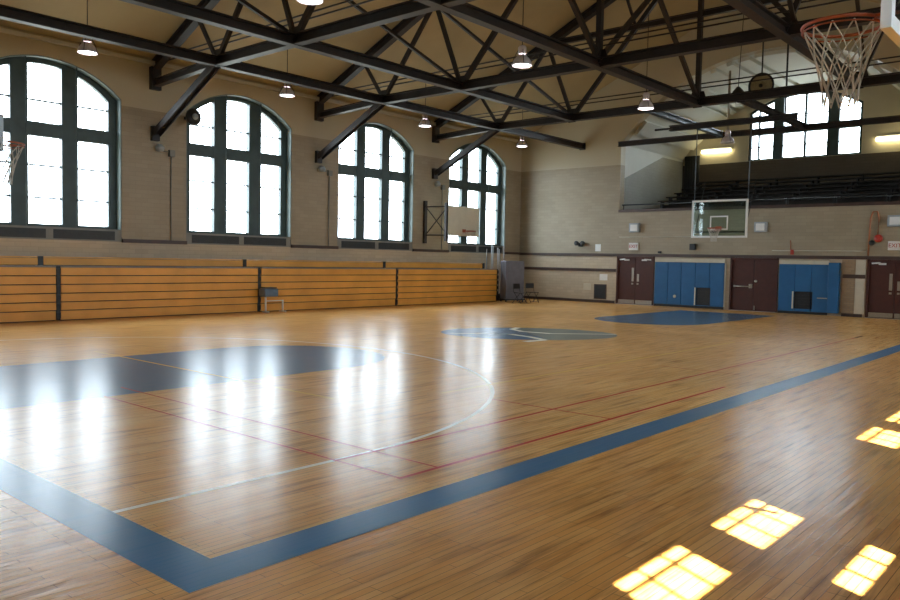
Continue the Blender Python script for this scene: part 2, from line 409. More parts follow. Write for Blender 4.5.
# ------------------------------------------------------------- arched windows
def window(name, c, side, portal=True, extras=True):
    """side -1: left wall (glass at x=-.3), +1: right wall"""
    X0 = 0 if side < 0 else XR
    def X(d): return X0 + side*d           # d = depth outward from the room face
    def bx(m, d0, d1, y0, y1, z0, z1):
        a, b = sorted((X(d0), X(d1))); m.box(a, b, y0, y1, z0, z1)
    fr = MB()
    zb = 2.5
    fr.panel(arch(c, HW-.004, zb, ZS-.002, RISE), [arch(c, HW-.27, zb+.1, ZS-.08, RISE-.08)], lambda a, b, t: (X(t), a, b), .27, .42)
    for dy in (-.68, .68):
        top = arch_z(.9, HW, ZS, RISE) - .05
        bx(fr, .25, .43, c+dy-.225, c+dy+.225, zb, top)
    bx(fr, .26, .42, c-HW+.02, c+HW-.02, 5.03 if side < 0 else 5.19, 5.42)
    for p in (-1, 0, 1):
        a, b = c+p*1.36-.46, c+p*1.36+.46
        for z in (3.33, 4.23, 6.02) if side < 0 else (4.88, 6.02):
            if side < 0: bx(fr, .30, .38, a, b, z-.022, z+.022)
            else: bx(fr, .335, .36, a, b, z-.005, z+.045)
        if side > 0:
            for q in (.31, .62): bx(fr, .345, .375, a+q-.012, a+q+.012, 2.6, 5.15)
    f = fr.build(name, M['frame']); struct(f)
    if side < 0:   # slim guard rods standing just inside the sashes
        for p in (-1, 0, 1):
            y = c+p*1.36-.58; g = MB(); bx(g, .03, .055, y-.014, y+.014, 2.521, arch_z(abs(y-c), HW, ZS, RISE)-.035); g.build('guard_rod', M['frame'], f)
    j = MB()   # painted lining of the reveal
    lo, li = arch(c, HW-.001, zb, ZS, RISE), arch(c, HW-.03, zb+.02, ZS-.01, RISE-.02)
    j.panel(lo, [li], lambda a, b, t: (X(t), a, b), .012, .262); j.build('jamb', M['jamb'], f)
    sl = MB(); bx(sl, .01, .44, c-HW+.001, c+HW-.001, Z0, 2.52); sl.build('sill_panel', M['sill'], f)
    for dy in (-1, 1):
        g = MB()
        for i in range(5): bx(g, -.006, .02, c+dy*.98-.86, c+dy*.98+.86, 2.22+i*.05, 2.25+i*.05)
        bx(g, .0, .015, c+dy*.98-.88, c+dy*.98+.88, 2.20, 2.46)
        g.build('radiator_grille', M['darkgrille'], f)
    gl = MB(); gl.panel(arch(c, HW-.1, zb+.08, ZS-.05, RISE-.03), [], lambda a, b, t: (X(t), a, b), .345, .35)
    gl.build('glass', M['glass'], f)
    if side > 0:   # unseen opaque boards added to shape the sun patches on the floor
        for za, zb_ in ((2.55, 3.30), (3.60, 4.36)):
            bd = MB(); bx(bd, .31, .335, c-HW+.05, c+HW-.05, za, zb_); bd.build('sun_mask_board', M['cream_wood'], f)
    li = bpy.data.lights.new('portal', 'AREA'); li.shape = 'RECTANGLE'; li.size = 4.7; li.size_y = 4.0
    li.cycles.is_portal = True
    lo_ = bpy.data.objects.new('sky_portal', li); COL.objects.link(lo_)
    lo_.location = (X(.24), c, 4.85); lo_.rotation_euler = (0, side*PI/2, 0) if side > 0 else (0, -PI/2, 0)
    return f
n = 1
for c in WC: window('window_%d' % n, c, -1); n += 1
for c in WC: window('window_%d' % n, c, 1); n += 1

for i, c in enumerate(NWC):    # tall windows behind the camera
    m = MB(); m.panel(arch(c, 2.596, 3.0, 6.998, 1.1), [arch(c, 2.5, 3.1, 6.95, 1.05)], lambda a, b, t: (a, t, b), YN-.3, YN-.2)
    for dx in (-.83, .83): m.box(c+dx-.12, c+dx+.12, YN-.3, YN-.2, 3.0, arch_z(.95, 2.6, 7.0, 1.1)-.03)
    m.box(c-2.55, c+2.55, YN-.3, YN-.2, 5.4, 5.7)
    f = m.build('window_%d' % (12+i), M['frame']); struct(f)
    gl = MB(); gl.panel(arch(c, 2.5, 3.1, 6.95, 1.05), [], lambda a, b, t: (a, t, b), YN-.255, YN-.25); gl.build('glass', M['glass'], f)
    li = bpy.data.lights.new('portal', 'AREA'); li.shape = 'RECTANGLE'; li.size = 5.2; li.size_y = 5.0; li.cycles.is_portal = True
    lo_ = bpy.data.objects.new('sky_portal', li); COL.objects.link(lo_); lo_.location = (c, YN-.18, 5.5); lo_.rotation_euler = (PI/2, 0, 0)

# ------------------------------------------------------------- balcony alcove behind the far arch
YB = 25.58; XL, XRr = OPC-OPH, OPC+OPH; Y1 = YF+.4
w = MB(); w.box(XL-.2, XRr+.2, Y1-.001, YB+.3, 3.9, 4.16); struct(w.build('floor_balcony', M['seat']))
# side walls: grey lower band rising with the stands, white plaster over it
for nm, x0, x1 in (('wall_balcony_left', XL-.25, XL), ('wall_balcony_right', XRr, XRr+.25)):
    w = MB(); w.box(x0, x1, Y1, YB+.3, 4.16, OPS+.3)
    o = w.build(nm, M['white_plaster']); struct(o)
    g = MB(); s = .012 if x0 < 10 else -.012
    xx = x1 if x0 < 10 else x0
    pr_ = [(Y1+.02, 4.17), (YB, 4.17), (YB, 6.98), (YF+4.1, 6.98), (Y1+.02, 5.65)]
    g.panel(pr_, [], lambda a, b, t: (xx+t, a, b), 0, s); g.build('lower_band', M['alcove_side'], o)
# back wall with the wide arched window
bc, bh = 11.2, 2.48
w = MB(); back = [(XL-.2, 4.1), (XRr+.2, 4.1), (XRr+.2, 10.6), (XL-.2, 10.6)]
w.panel(back, [arch(bc, bh, 6.82, 9.1, .75)], lambda a, b, t: (a, t, b), YB, YB+.4)
o = w.build('wall_balcony_back', M['plaster']); struct(o)
g = MB(); g.box(XL, XRr, YB-.03, YB-.001, 4.16, 6.80); g.build('lower_band', M['alcove'], o)
# vault
w = MB(); a1 = arch(OPC, OPH, OPS, OPS, OPR, 64)[2:]
for i in range(len(a1)-1):
    (xa, za), (xb, zb) = a1[i], a1[i+1]
    w.poly([(xa, Y1, za), (xb, Y1, zb), (xb, YB, zb), (xa, YB, za)])
o = w.build('ceiling_balcony', M['white_plaster']); struct(o)
sm = o.modifiers.new('solid', 'SOLIDIFY'); sm.thickness = .15; sm.offset = -1
# balcony window
fr = MB(); yy = (YB+.1, YB+.24)
fr.panel(arch(bc, bh-.004, 6.822, 9.098, .748), [arch(bc, bh-.12, 6.9, 9.05, .7)], lambda a, b, t: (a, t, b), *yy)
for xm, hwid in ((-1.13, .23), (1.27, .25), (.07, .05), (-2.02, .04)): fr.box(bc+xm-hwid, bc+xm+hwid, yy[0]-.02, yy[1]+.02, 6.84, arch_z(xm, bh, 9.1, .75)-.03)
fr.box(bc-bh+.02, bc+bh-.02, yy[0]-.01, yy[1]+.01, 8.02, 8.26)
for z in (7.45, 8.85): fr.box(bc-bh+.05, bc+bh-.05, yy[0]+.03, yy[1]-.03, z-.02, z+.02)
f = fr.build('window_11', M['frame']); struct(f)
gl = MB(); gl.panel(arch(bc, bh-.1, 6.9, 9.05, .7), [], lambda a, b, t: (a, t, b), YB+.16, YB+.165); gl.build('glass', M['glass'], f)
li = bpy.data.lights.new('portal', 'AREA'); li.shape = 'RECTANGLE'; li.size = 5.0; li.size_y = 3.1; li.cycles.is_portal = True
lo_ = bpy.data.objects.new('sky_portal', li); COL.objects.link(lo_); lo_.location = (bc, YB+.06, 8.35); lo_.rotation_euler = (-PI/2, 0, 0)
# dark doorway curtain at the left of the back wall
w = MB()
for i in range(12): w.tube([(5.62+i*.065, YB-.1-.02*(i % 2), 4.2), (5.62+i*.065, YB-.1-.02*(i % 2), 7.25)], .045, 6)
tag(w.build('curtain', M['black']), 'black full height curtain in the left back corner of the balcony', 'curtain')
# balcony edge beam and rail
w = MB(); w.box(XL-.02, XRr+.02, YF-.05, YF+.41, 4.08, 4.2); struct(w.build('trim_7', M['band']))
t = thing('balcony_rail', (OPC, YF+.2, 4.2), 'low dark pipe rail along the front edge of the balcony', 'railing')
m = MB(); m.tube([(XL+.03, YF+.2, 4.42), (XRr-.03, YF+.2, 4.42)], .028); m.build('rail', M['black'], t)
for i in range(8):
    x = XL+.1+i*(2*OPH-.2)/7; m = MB(); m.tube([(x, YF+.2, 4.2), (x, YF+.2, 4.42)], .02); m.build('post', M['black'], t)
# grandstand tiers
t0 = None
for i in range(6):
    y = Y1+.9+i*.82; z = 4.16+.10+i*.24
    t = thing('bench_row', (OPC, y, 4.16), '', 'bench', 'spectator benches on the balcony')
    t['label'] = ['dark wooden spectator bench on the balcony, front and lowest row', 'dark balcony bench in the second row from the front', 'dark balcony bench in the third row up', 'dark balcony bench in the fourth row up', 'dark balcony bench in the fifth row, just below the top one', 'topmost dark balcony bench under the back window'][i]
    x0, x1 = XL+1.0, XRr-.3
    m = MB(); m.box(x0, x1, y-.1, y+.7, 4.165, z); m.build('step', M['seat'], t)
    m = MB(); m.box(x0+.05, x1-.05, y+.3, y+.62, z+.36, z+.41); m.build('seat', M['seat'], t)
    for k in range(7):
        m = MB(); x = x0+.2+k*(x1-x0-.4)/6; m.box(x-.03, x+.03, y+.33, y+.6, z, z+.36); m.build('support', M['black'], t)
# alcove fluorescent lights on the back wall
def tubelight(x0, x1, z, label):
    t = thing('wall_light', ((x0+x1)/2, YB-.02, z), label, 'light', 'fluorescent lights on the balcony back wall')
    m = MB(); m.box(x0, x1, YB-.10, YB-.002, z+.06, z+.16); m.build('housing', M['white'], t, .01)
    m = MB(); m.tube([(x0+.03, YB-.14, z), (x1-.03, YB-.14, z)], .075, 10); m.build('tube', M['tube'], t)
tubelight(6.45, 7.95, 7.4, 'glowing yellow tube light on the balcony wall left of the window')
tubelight(14.25, 15.9, 7.36, 'glowing yellow tube light on the balcony wall right of the window')

# ------------------------------------------------------------- roof trusses
ZC = 7.18; XA, XB2 = 3.47, 6.90
HX = XR/2
def mx(x, s): return x if s == 0 else XR-x
def make_truss():
    t = thing('roof_truss', (HX, 0, 5.4), '', 'roof truss', 'dark steel roof trusses')
    def P(x, z, s=0, dy=0): return (mx(x, s), dy, z)
    m = MB(); m.ibar(P(.1, 7.06), P(XR-.1, 7.06+.0), .24, .27, .035) if False else None
    m = MB()
    m.ibar(P(XA, ZC), P(XR-XA, ZC), .24, .27, .035); m.build('bottom_chord', M['steel'], t)
    for s in (0, 1):
        m = MB(); m.ibar(P(.12, 7.02, s), P(XA+.1, ZC, s), .20, .22, .03); m.build('end_strut', M['steel'], t)
        m = MB(); m.ibar(P(.15, 5.50, s), P(XA, ZC-.05, s), .20, .22, .03, up=(0, 1, 0)); m.build('knee_brace', M['steel'], t)
        m = MB(); m.ibar(P(.1, 7.56, s), P(HX, 7.52+.445*HX, s), .24, .28, .035); m.build('top_chord', M['steel'], t)
        m = MB(); m.box(*sorted((mx(.0, s), mx(.16, s))), -.16, .16, 6.82, 7.5); m.build('wall_bracket', M['steel'], t)
        m = MB(); m.box(*sorted((mx(.0, s), mx(.14, s))), -.12, .12, 5.28, 5.72); m.build('foot_bracket', M['steel'], t)
        N1 = (5.75, 7.45+.445*5.75); RG = (HX, 7.4+.445*HX)
        def lerp(a, b, f): return (a[0]+(b[0]-a[0])*f, a[1]+(b[1]-a[1])*f)
        A, B, C = (XA, ZC), (XB2, ZC), (HX, ZC)
        mAN = lerp(A, N1, .62); mBR = lerp(B, RG, .52)
        for a, b, wd in ((A, N1, .13), (A, (2.45, 7.5+.445*2.45), .10), (N1, B, .12), (B, RG, .15), (mBR, (8.9, 7.5+.445*8.9), .09)):
            m = MB(); m.bar(P(a[0], a[1], s), P(b[0], b[1], s), wd, wd*.8, up=(0, 1, 0)); m.build('web_member', M['steel'], t)
        for a in (A, B):
            m = MB(); m.panel([(a[0]-.34, a[1]-.13), (a[0]+.34, a[1]-.13), (a[0]+.22, a[1]+.32), (a[0]-.22, a[1]+.32)], [], lambda x, z, tt: (mx(x, s), tt, z), -.02, .02); m.build('gusset_plate', M['steel'], t)
    m = MB(); m.panel([(HX-.36, ZC-.13), (HX+.36, ZC-.13), (HX+.2, ZC+.34), (HX-.2, ZC+.34)], [], lambda x, z, tt: (x, tt, z), -.02, .02); m.build('gusset_plate', M['steel'], t)
    m = MB(); m.bar(P(HX, ZC), P(HX, 7.4+.445*HX), .15, .15, up=(0, 1, 0)); m.build('king_post', M['steel'], t)
    m = MB(); m.ibar(P(5.9, 10.05), P(XR-5.9, 10.05), .16, .2, .03); m.build('collar_tie', M['steel'], t)
    return t
tr = make_truss()
labs = ['dark steel roof truss nearest the camera, overhead past the first window', 'dark steel roof truss braced between the first and second arched windows', 'dark steel roof truss braced between the second and third arched windows', 'dark steel roof truss farthest back, between the third and fourth windows']
for i, k in enumerate((-1, 0, 1, 2)):
    o = tr if i == 0 else copy_tree(tr)
    o['label'] = labs[i]
    if i: o.location.y = k*BAY
tr.location.y = -BAY
# parented copies keep their offset from the truss root

# bracing between neighbouring trusses
bays = ['in the bay nearest the camera', 'between the first two window bays', 'between the second and third window bays']
for k in (-1, 0, 1):
    y0, y1 = k*BAY, (k+1)*BAY; ym = (y0+y1)/2
    t = thing('ridge_brace', (HX, ym, 9.97), 'V shaped dark brace under the ridge ' + bays[k+1], 'brace', 'braces linking the trusses')
    for ye in (y0, y1):
        m = MB(); m.bar((HX, ye+(.14 if ye < ym else -.14), ZC+.2), (HX, ym, 9.97), .12, .12); m.build('diagonal', M['steel'], t)
    m = MB(); m.bar((HX, ym, 9.9), (HX, ym, roof(HX)-.02), .12, .12); m.build('hanger', M['steel'], t)
    for s_, nm_ in ((0, 'window'), (1, 'right')):
        t = thing('sway_brace', (mx(6.3, s_), ym, 8.6), 'slanting dark brace on the %s side ' % nm_ + bays[k+1], 'brace', 'braces linking the trusses')
        m = MB(); m.bar((mx(5.75, s_), y0, 9.9), (mx(6.70, s_), y1-.08, ZC+.22), .09, .09); m.build('diagonal', M['steel'], t)

# longitudinal beams between trusses
def lbeam(x, y0, y1, label, mat='steel', z=ZC-.02, w=.24, h=.26, name='longitudinal_beam', group='long beams joining the trusses'):
    m = MB(); m.ibar((x, y0, z), (x, y1, z), w, h, .035)
    t = thing(name, (x, (y0+y1)/2, z), label, 'beam', group)
    m.build('beam', M[mat], t)
    m = MB()
    for y in (y0, y1): m.box(x-w*.6, x+w*.6, y-.03, y+.03, z-h*.6, z+h*.6)
    m.build('end_plate', M[mat], t); return t
lbeam(XA, -2*BAY, YF-.03, 'dark beam running the hall length nearest the arched windows')
lbeam(XB2, -2*BAY, 2*BAY, 'second dark lengthwise beam from the window wall, ending at the last truss')
lbeam(HX, -2*BAY, 2*BAY, 'thick dark lengthwise beam under the middle of the roof')
lbeam(XR-XB2, -2*BAY, 2*BAY, 'dark lengthwise beam behind the basket net at upper right')
lbeam(XR-XA, -2*BAY, YF-.03, 'dark lengthwise beam over the right side of the hall')
lbeam(10.0, 2*BAY, YF-.22, 'blue grey steel track left of the hanging far backboard', 'track', ZC-.05, .2, .2, 'steel_track', 'tracks holding the far basket')
lbeam(13.2, 2*BAY, YF-.22, 'dark steel track crossing in front of the balcony window', 'steel', ZC-.05, .2, .2, 'steel_track', 'tracks holding the far basket')
# cross bars carrying the far basket
m = MB(); m.ibar((XL-.1, YF-.073, 7.10), (XRr+.1, YF-.073, 7.10), .14, .22, .03); tag(m.build('cross_bar', M['steel']), 'long dark steel bar spanning the mouth of the balcony arch', 'beam')
m = MB(); m.ibar((9.5, 15.5, 6.9), (14.1, 15.5, 6.9), .2, .20, .03); m.bar((8.9, 15.5, 6.9), (9.6, 15.5, 6.9), .07, .07); tag(m.build('cross_bar', M['steel']), 'shorter dark steel bar between the last truss and the balcony arch', 'beam')
# pairs of thin rods
nm = ['first', 'second', 'third']
for k in (0, 1, 2):
    t = thing('tie_rod', (HX, k*BAY+.12, 7.7), ['pair of thin dark rods above the nearest visible truss chord', 'pair of thin dark rods running along the middle truss', 'pair of thin dark rods running along the farthest truss'][k], 'rod', 'thin rods across the roof')
    for z in (7.80, 7.66):
        m = MB(); m.tube([(.5, k*BAY+.12, z), (XR-.5, k*BAY+.12, z)], .022, 6); m.build('rod', M['steel'], t)

# ------------------------------------------------------------- pendant lamps
def make_lamp(lit=True):
    """origin at the lens centre"""
    t = thing('pendant_lamp', (0, 0, 0), '', 'lamp', 'hanging gym lamps')
    m = MB(); m.lathe((0, 0, 0), [(.235, .0), (.245, .02), (.20, .14), (.13, .22), (.10, .26), (.095, .25), (.12, .21), (.19, .13), (.225, .015), (.235, .0)], 24, cap=False); m.build('shade', M['shade'], t)
    m = MB(); m.lathe((0, 0, 0), [(.0, .26), (.085, .26), (.10, .30), (.10, .44), (.07, .48), (.0, .48)], 16); m.build('ballast', M['shade'], t)
    m = MB(); m.lathe((0, 0, 0), [(.0, .02), (.2, .02), (.215, .035), (.0, .04)], 24); m.build('lens', M['lens'] if lit else M['grey'], t)
    m = MB()
    for k in range(4):
        a = PI/4+k*PI/2; m.tube([(.24*math.cos(a), .24*math.sin(a), .02), (.2*math.cos(a), .2*math.sin(a), .18), (.03*math.cos(a), .03*math.sin(a), .5)], .008, 5)
    m.build('cage', M['steel'], t)
    return t
lamp = make_lamp()
spots = [(2.62, -3.2, 6.86, 'lit round lamp hanging in front of the nearest arched window'),
         (2.38, 3.2, 6.90, 'lit round lamp hanging in front of the second arched window'),
         (2.42, 9.59, 6.84, 'lit round lamp hanging over the third arched window'),
         (2.32, 15.98, 6.86, 'lit round lamp hanging near the far left corner'),
         (11.47, -3.2, 6.40, 'lit round lamp cut off by the top edge of the picture'),
         (11.53, 3.2, 6.50, 'brightest lit lamp hanging in the middle of the hall'),
         (11.53, 9.59, 6.48, 'lit round lamp hanging just left of the balcony arch')]
first = True
for x, y, z, lb in spots:
    o = lamp if first else copy_tree(lamp); first = False
    o.location = (x, y, z); o['label'] = lb
    cz = roof(x)
    m = MB(); m.tube([(0, 0, .47), (0, 0, cz-z)], .012, 6)
    c = m.build('cord', M['steel']); c.parent = o
dl = make_lamp(False); dl.location = (11.53, 15.98, 6.25); dl['label'] = 'unlit grey lamp on a pole in front of the balcony'
m = MB(); m.tube([(0, 0, .47), (0, 0, 2.6)], .045, 8); c = m.build('pole', M['metal']); c.parent = dl
# round dish and motor hanging behind the last truss
t = thing('hanging_dish', (11.95, 18.0, 8.54), 'round dull cream dish hanging in front of the balcony arch', 'loudspeaker')
m = MB(); m.lathe((11.95, 18.0, 8.62), [(.0, -.03), (.36, -.03), (.44, .0), (.46, .06), (.40, .10), (.0, .12)], 28, 'y'); m.build('dish', M['dish'], t)
m = MB(); m.tube([(11.95+.45*math.cos(2*PI*k/28), 17.96, 8.62+.45*math.sin(2*PI*k/28)) for k in range(28)], .04, 6, closed=True); m.build('rim', M['black'], t)
m = MB(); m.lathe((11.95, 17.93, 8.62), [(.0, -.03), (.07, -.03), (.07, .03), (.0, .03)], 12, 'y'); m.build('hub', M['black'], t)
m = MB(); m.tube([(11.95, 18.02, 8.95), (11.95, 18.02, roof(11.7)-.05)], .03, 6); m.build('rod', M['black'], t)
t = thing('hanging_hoist', (11.15, 17.8, 8.4), 'dark pear shaped hoist hanging left of the round dish', 'hoist')
m = MB(); m.lathe((11.15, 17.8, 8.35), [(.0, -.28), (.2, -.22), (.27, -.05), (.2, .14), (.06, .3), (.0, .32)], 16); m.build('body', M['black'], t)
m = MB(); m.tube([(11.15, 17.8, 8.66), (11.3, 17.8, roof(11.3)-.05)], .014, 6); m.build('cable', M['black'], t)
# hanging drop rod in front of the balcony window
m = MB(); m.tube([(13.2, 17.0, 7.25), (13.2, 17.0, roof(13.2)-.02)], .035, 6); tag(m.build('hanger_rod', M['black']), 'upright dark rod hanging in front of the balcony window', 'rod')

# ------------------------------------------------------------- baskets
def net(m, c, r0, r1, h, n=12, rows=5, rad=.005):
    def pt(k, j): 
        f = j/rows; r = r0+(r1-r0)*(1-(1-f)**1.7); a = 2*PI*(k+.5*(j % 2))/n
        return Vector((c[0]+r*math.cos(a), c[1]+r*math.sin(a), c[2]-h*f))
    for k in range(n):
        for j in range(rows):
            a = pt(k, j)
            for b in ((pt(k, j+1), pt(k-1, j+1)) if j % 2 == 0 else (pt(k, j+1), pt(k+1, j+1))):
                m.tube([a, b], rad, 4, cap=False)
def rim_parts(t, c, R=.229, mat='orange', d=(0, -1), nr=.005, netcol='net', plate=.15):
    """d: unit vector from the board to the ring centre"""
    c = Vector(c); d = Vector((d[0], d[1], 0)); s = Vector((-d.y, d.x, 0))
    m = MB(); m.tube([(c.x+R*math.cos(2*PI*k/32), c.y+R*math.sin(2*PI*k/32), c.z) for k in range(32)], .011, 8, closed=True)
    m.tube([(c.x+(R-.0)*math.cos(2*PI*k/32), c.y+(R-.0)*math.sin(2*PI*k/32), c.z-.03) for k in range(32)], .005, 5, closed=True)
    b = c - d*(R+plate)
    for q in (-1, 1):
        m.tube([c - d*R*.86 + s*q*R*.5, b + s*q*.09], .011, 6); m.tube([c - d*R*.86 + s*q*R*.5 - Vector((0, 0, .02)), b + s*q*.07 - Vector((0, 0, .1))], .009, 6)
    m.bar(b + Vector((0, 0, .01)) - s*.11, b + Vector((0, 0, .01)) + s*.11, .02, .13)
    rm = m.build('rim', M[mat], t)
    m = MB(); net(m, c-Vector((0, 0, .02)), R*.98, R*.42, .46, rad=nr*.75); m.build('net', M[netcol], rm)
def glass_board(t, c, wd, ht, d, frame=.045, box=True):
    """c = board centre; d = facing"""
    c = Vector(c); d = Vector((d[0], d[1], 0)); s = Vector((-d.y, d.x, 0)); u = Vector((0, 0, 1))
    m = MB(); m.obox(c, s*(wd/2-frame), u*(ht/2-frame), d*.006); gb = m.build('backboard', M['board_glass'], t)
    m = MB()
    for q in (-1, 1):
        m.obox(c + s*q*(wd/2-frame/2), s*frame/2, u*ht/2, d*.025); m.obox(c + u*q*(ht/2-frame/2), s*(wd/2-frame), u*frame/2, d*.025)
    m.build('frame', M['white'], gb)
    if box:
        m = MB(); bw, bh, tk = .305, .23, .025; bc_ = c - u*(ht/2-.30) + u*bh + d*.01
        for q in (-1, 1):
            m.obox(bc_ + s*q*bw, s*tk, u*(bh+tk), d*.002); m.obox(bc_ + u*q*bh, s*(bw-tk), u*tk, d*.002)
        m.build('target_square', M['white'], gb)
    return gb
# far hanging basket
fc = Vector((11.62, 15.25, 3.47))
t = thing('basketball_hoop', (fc.x, fc.y, 2.8), 'glass backboard with white frame hanging below the balcony', 'basketball hoop')
glass_board(t, fc, 2.04, 1.36, (0, -1), .07)
rim_parts(t, (fc.x, fc.y-.42, 3.12), .229, 'orange', (0, -1), .007)
m = MB()
for q in (-.98, .98):
    m.tube([(fc.x+q, fc.y+.08, 4.1), (fc.x+q, fc.y+.12, 6.78)], .018, 8)
m.tube([(fc.x-.98, fc.y+.08, 4.1), (fc.x+.98, fc.y+.08, 4.1)], .03, 8)
m.build('hanging_mast', M['track'], t)
m = MB()
for q in (-.9, .9): m.tube([(fc.x+q, fc.y+.08, 3.0), (fc.x+q*1.05, fc.y+.9, 4.9)], .016, 6)
m.tube([(fc.x-.9, fc.y+.1, 3.0), (fc.x+.9, fc.y+.1, 3.0)], .03, 6)
m.build('back_brace', M['black'], t)
# left wall swing-out basket
t = thing('basketball_hoop', (.02, 12.6, 2.6), 'cream fan backboard on a dark swing frame between the last two windows', 'basketball hoop')
BX = 1.1
m = MB(); m.box(BX, BX+.05, 12.50, 14.55, 2.84, 4.10); m.build('backboard', M['fanboard'], t, .02)
rim_parts(t, (BX+.05+.38, 13.52, 3.06), .229, 'orange', (1, 0), .006)
m = MB()
m.box(.01, .12, 12.15, 12.3, 2.5, 4.3); m.box(BX-.12, BX-.01, 12.42, 12.56, 2.6, 4.2)
m.build('wall_frame', M['steel'], t)
m = MB()
for z in (2.85, 4.05): m.tube([(.1, 12.22, z), (BX-.06, 12.5, z)], .028, 6)
m.tube([(.1, 12.22, 2.85), (BX-.06, 12.5, 4.0)], .022, 6); m.tube([(.1, 12.22, 4.05), (BX-.06, 12.5, 2.9)], .018, 6)
m.tube([(BX-.04, 12.5, 2.72), (BX-.04, 14.4, 2.95)], .02, 6); m.tube([(.1, 14.9, 3.6), (BX-.02, 14.2, 3.6)], .02, 6)
m.build('swing_arm', M['steel'], t)
# upper right basket close to the camera, board seen from behind
rc = Vector((21.40, -7.03, 3.28))
t = thing('basketball_hoop', (21.9, -7.15, 3.0), 'large orange rim and white net cut off at the top right corner', 'basketball hoop')
glass_board(t, (rc.x+.42, rc.y+.04, rc.z+.33), 1.76, 1.22, (-1, 0), .07)
rim_parts(t, rc, .229, 'orange', (-1, 0), .0065)
m = MB(); m.box(rc.x+.44, rc.x+.56, rc.y-.3, rc.y+.3, rc.z-.05, rc.z+.14)
m.bar((rc.x+.5, rc.y, rc.z+.05), (rc.x+1.2, rc.y, rc.z+.7), .09, .09)
for q in (-.7, .7): m.tube([(rc.x+.45, rc.y+q, rc.z+.8), (XR-.02, rc.y+q, rc.z+.8)], .03, 8)
m.tube([(rc.x+.5, rc.y-.7, rc.z+.8), (rc.x+.5, rc.y+.7, rc.z+.8)], .03, 8); m.tube([(rc.x+.5, rc.y, rc.z+.05), (rc.x+.5, rc.y, rc.z+.8)], .03, 8)
m.build('mount', M['black'], t)
# left edge basket hanging from the roof, mostly outside the frame
lc = Vector((12.75, -9.15, 3.40))
t = thing('basketball_hoop', (lc.x, lc.y, 2.78), 'glass backboard and drooping net cut off by the left edge', 'basketball hoop')
glass_board(t, lc, 1.78, 1.19, (0, 1), .035)
rim_parts(t, (lc.x, lc.y+.40, 3.07), .229, 'orange', (0, 1), .0065)
m = MB(); m.box(lc.x+.95, lc.x+1.30, lc.y-.09, lc.y-.04, 2.83, 3.20); m.tube([(lc.x+1.12, lc.y-.08, 3.15), (lc.x+1.12, lc.y-.08, 4.05)], .03, 8); m.tube([(lc.x+.6, lc.y-.08, 3.1), (lc.x+1.1, lc.y-.08, 3.1)], .03, 8); m.build('corner_bracket', M['grey'], t)
m = MB()
for q in (-.6, .6): m.tube([(lc.x+q, lc.y-.1, 2.9), (lc.x+q, lc.y-.1, roof(lc.x+q)-.02)], .035, 8)
m.box(lc.x-.65, lc.x+.65, lc.y-.12, lc.y-.05, 3.05, 3.15)
m.build('hanging_mast', M['grey'], t)

# ------------------------------------------------------------- folded bleachers
def bleacher(y0, y1, label, first=False):
    t = thing('folded_bleacher', (1.0, (y0+y1)/2, 0), label, 'bleachers', 'folded wooden bleachers along the window wall')
    m = MB(); m.box(.12, 1.46, y0+.08, y1-.08, .0, 1.40); m.build('understructure', M['black'], t)
    zz = [.015, .275, .50, .73, .965, 1.195, 1.425]
    for i in range(6):
        m = MB(); xo = 1.545 + .006*(i % 2) - (.0 if i else .02)
        m.box(xo-.05, xo, y0+.065, y1-.065, zz[i]+.012, zz[i+1]-.012)
        m.build('riser_board', M['bench'], t, .006)
    m = MB(); m.box(1.15, 1.56, y0+.065, y1-.065, 1.418, 1.45); m.build('top_strip', M['bench_edge'], t)
    m = MB()
    m.box(1.44, 1.50, y1-.06, y1+.06, .03, 1.45)
    for i in range(6): m.box(1.49, 1.555, y1-.05, y1+.05, zz[i]+.05, zz[i+1]-.04)
    m.build('end_bracket', M['black'], t)
    return t
ys = [-9.8, -3.50, 2.80, 9.10, 15.45]
bl = ['section of folded orange wooden bleachers cut off by the left edge', 'folded bleacher section below the two nearest arched windows', 'folded bleacher section with the scorer box at its near end', 'shortest looking folded bleacher section, at the far corner end']
for i in range(4): bleacher(ys[i], ys[i+1], bl[i])
yr = [-9.0, -3.78, 2.52, 8.82, 14.95]
rl = ['rear top plank of the bleachers cut off by the left edge', 'rear top plank of the bleachers below the two nearest windows', 'rear top plank of the bleachers behind the scorer box section', 'rear top plank of the last bleacher section toward the corner']
for i in range(4):
    a, b = yr[i]+.07, yr[i+1]-.07
    t = thing('rear_bench_row', (.7, (a+b)/2, 1.45), rl[i], 'bleachers', 'raised rear planks of the bleachers')
    m = MB(); m.box(.15, 1.05, a+.05, b-.05, 1.452, 1.655); m.build('support_box', M['black'], t)
    m = MB(); m.box(1.06, 1.12, a, b, 1.47, 1.655); m.build('face_board', M['bench'], t, .006)
    m = MB(); m.box(.2, 1.13, a, b, 1.665, 1.69); m.build('seat_board', M['bench'], t, .006)
    m = MB(); m.box(1.04, 1.14, b+.005, b+.13, 1.455, 1.70); m.build('end_cap', M['black'], t)
# scorer box on white legs
t = thing('scorer_table', (1.95, 2.95, 0), 'small blue grey scorer box on white legs before the bleachers', 'scorer table')
m = MB(); m.box(1.75, 2.1, 2.62, 3.14, .52, .78); m.build('box', M['slate'], t, .03)
m = MB(); m.box(1.78, 2.06, 2.66, 3.1, .79, .82); m.build('lid', M['black'], t)
for yy_ in (2.75, 3.42):
    m = MB(); m.tube([(1.95, yy_, 0), (1.95, yy_, .52 if yy_ < 3 else .40)], .03, 8); m.tube([(1.78, yy_, .03), (2.12, yy_, .03)], .025, 6); m.build('leg', M['white'], t)
m = MB(); m.tube([(1.95, 2.75, .38), (1.95, 3.42, .38)], .018, 6); m.build('stretcher', M['white'], t)

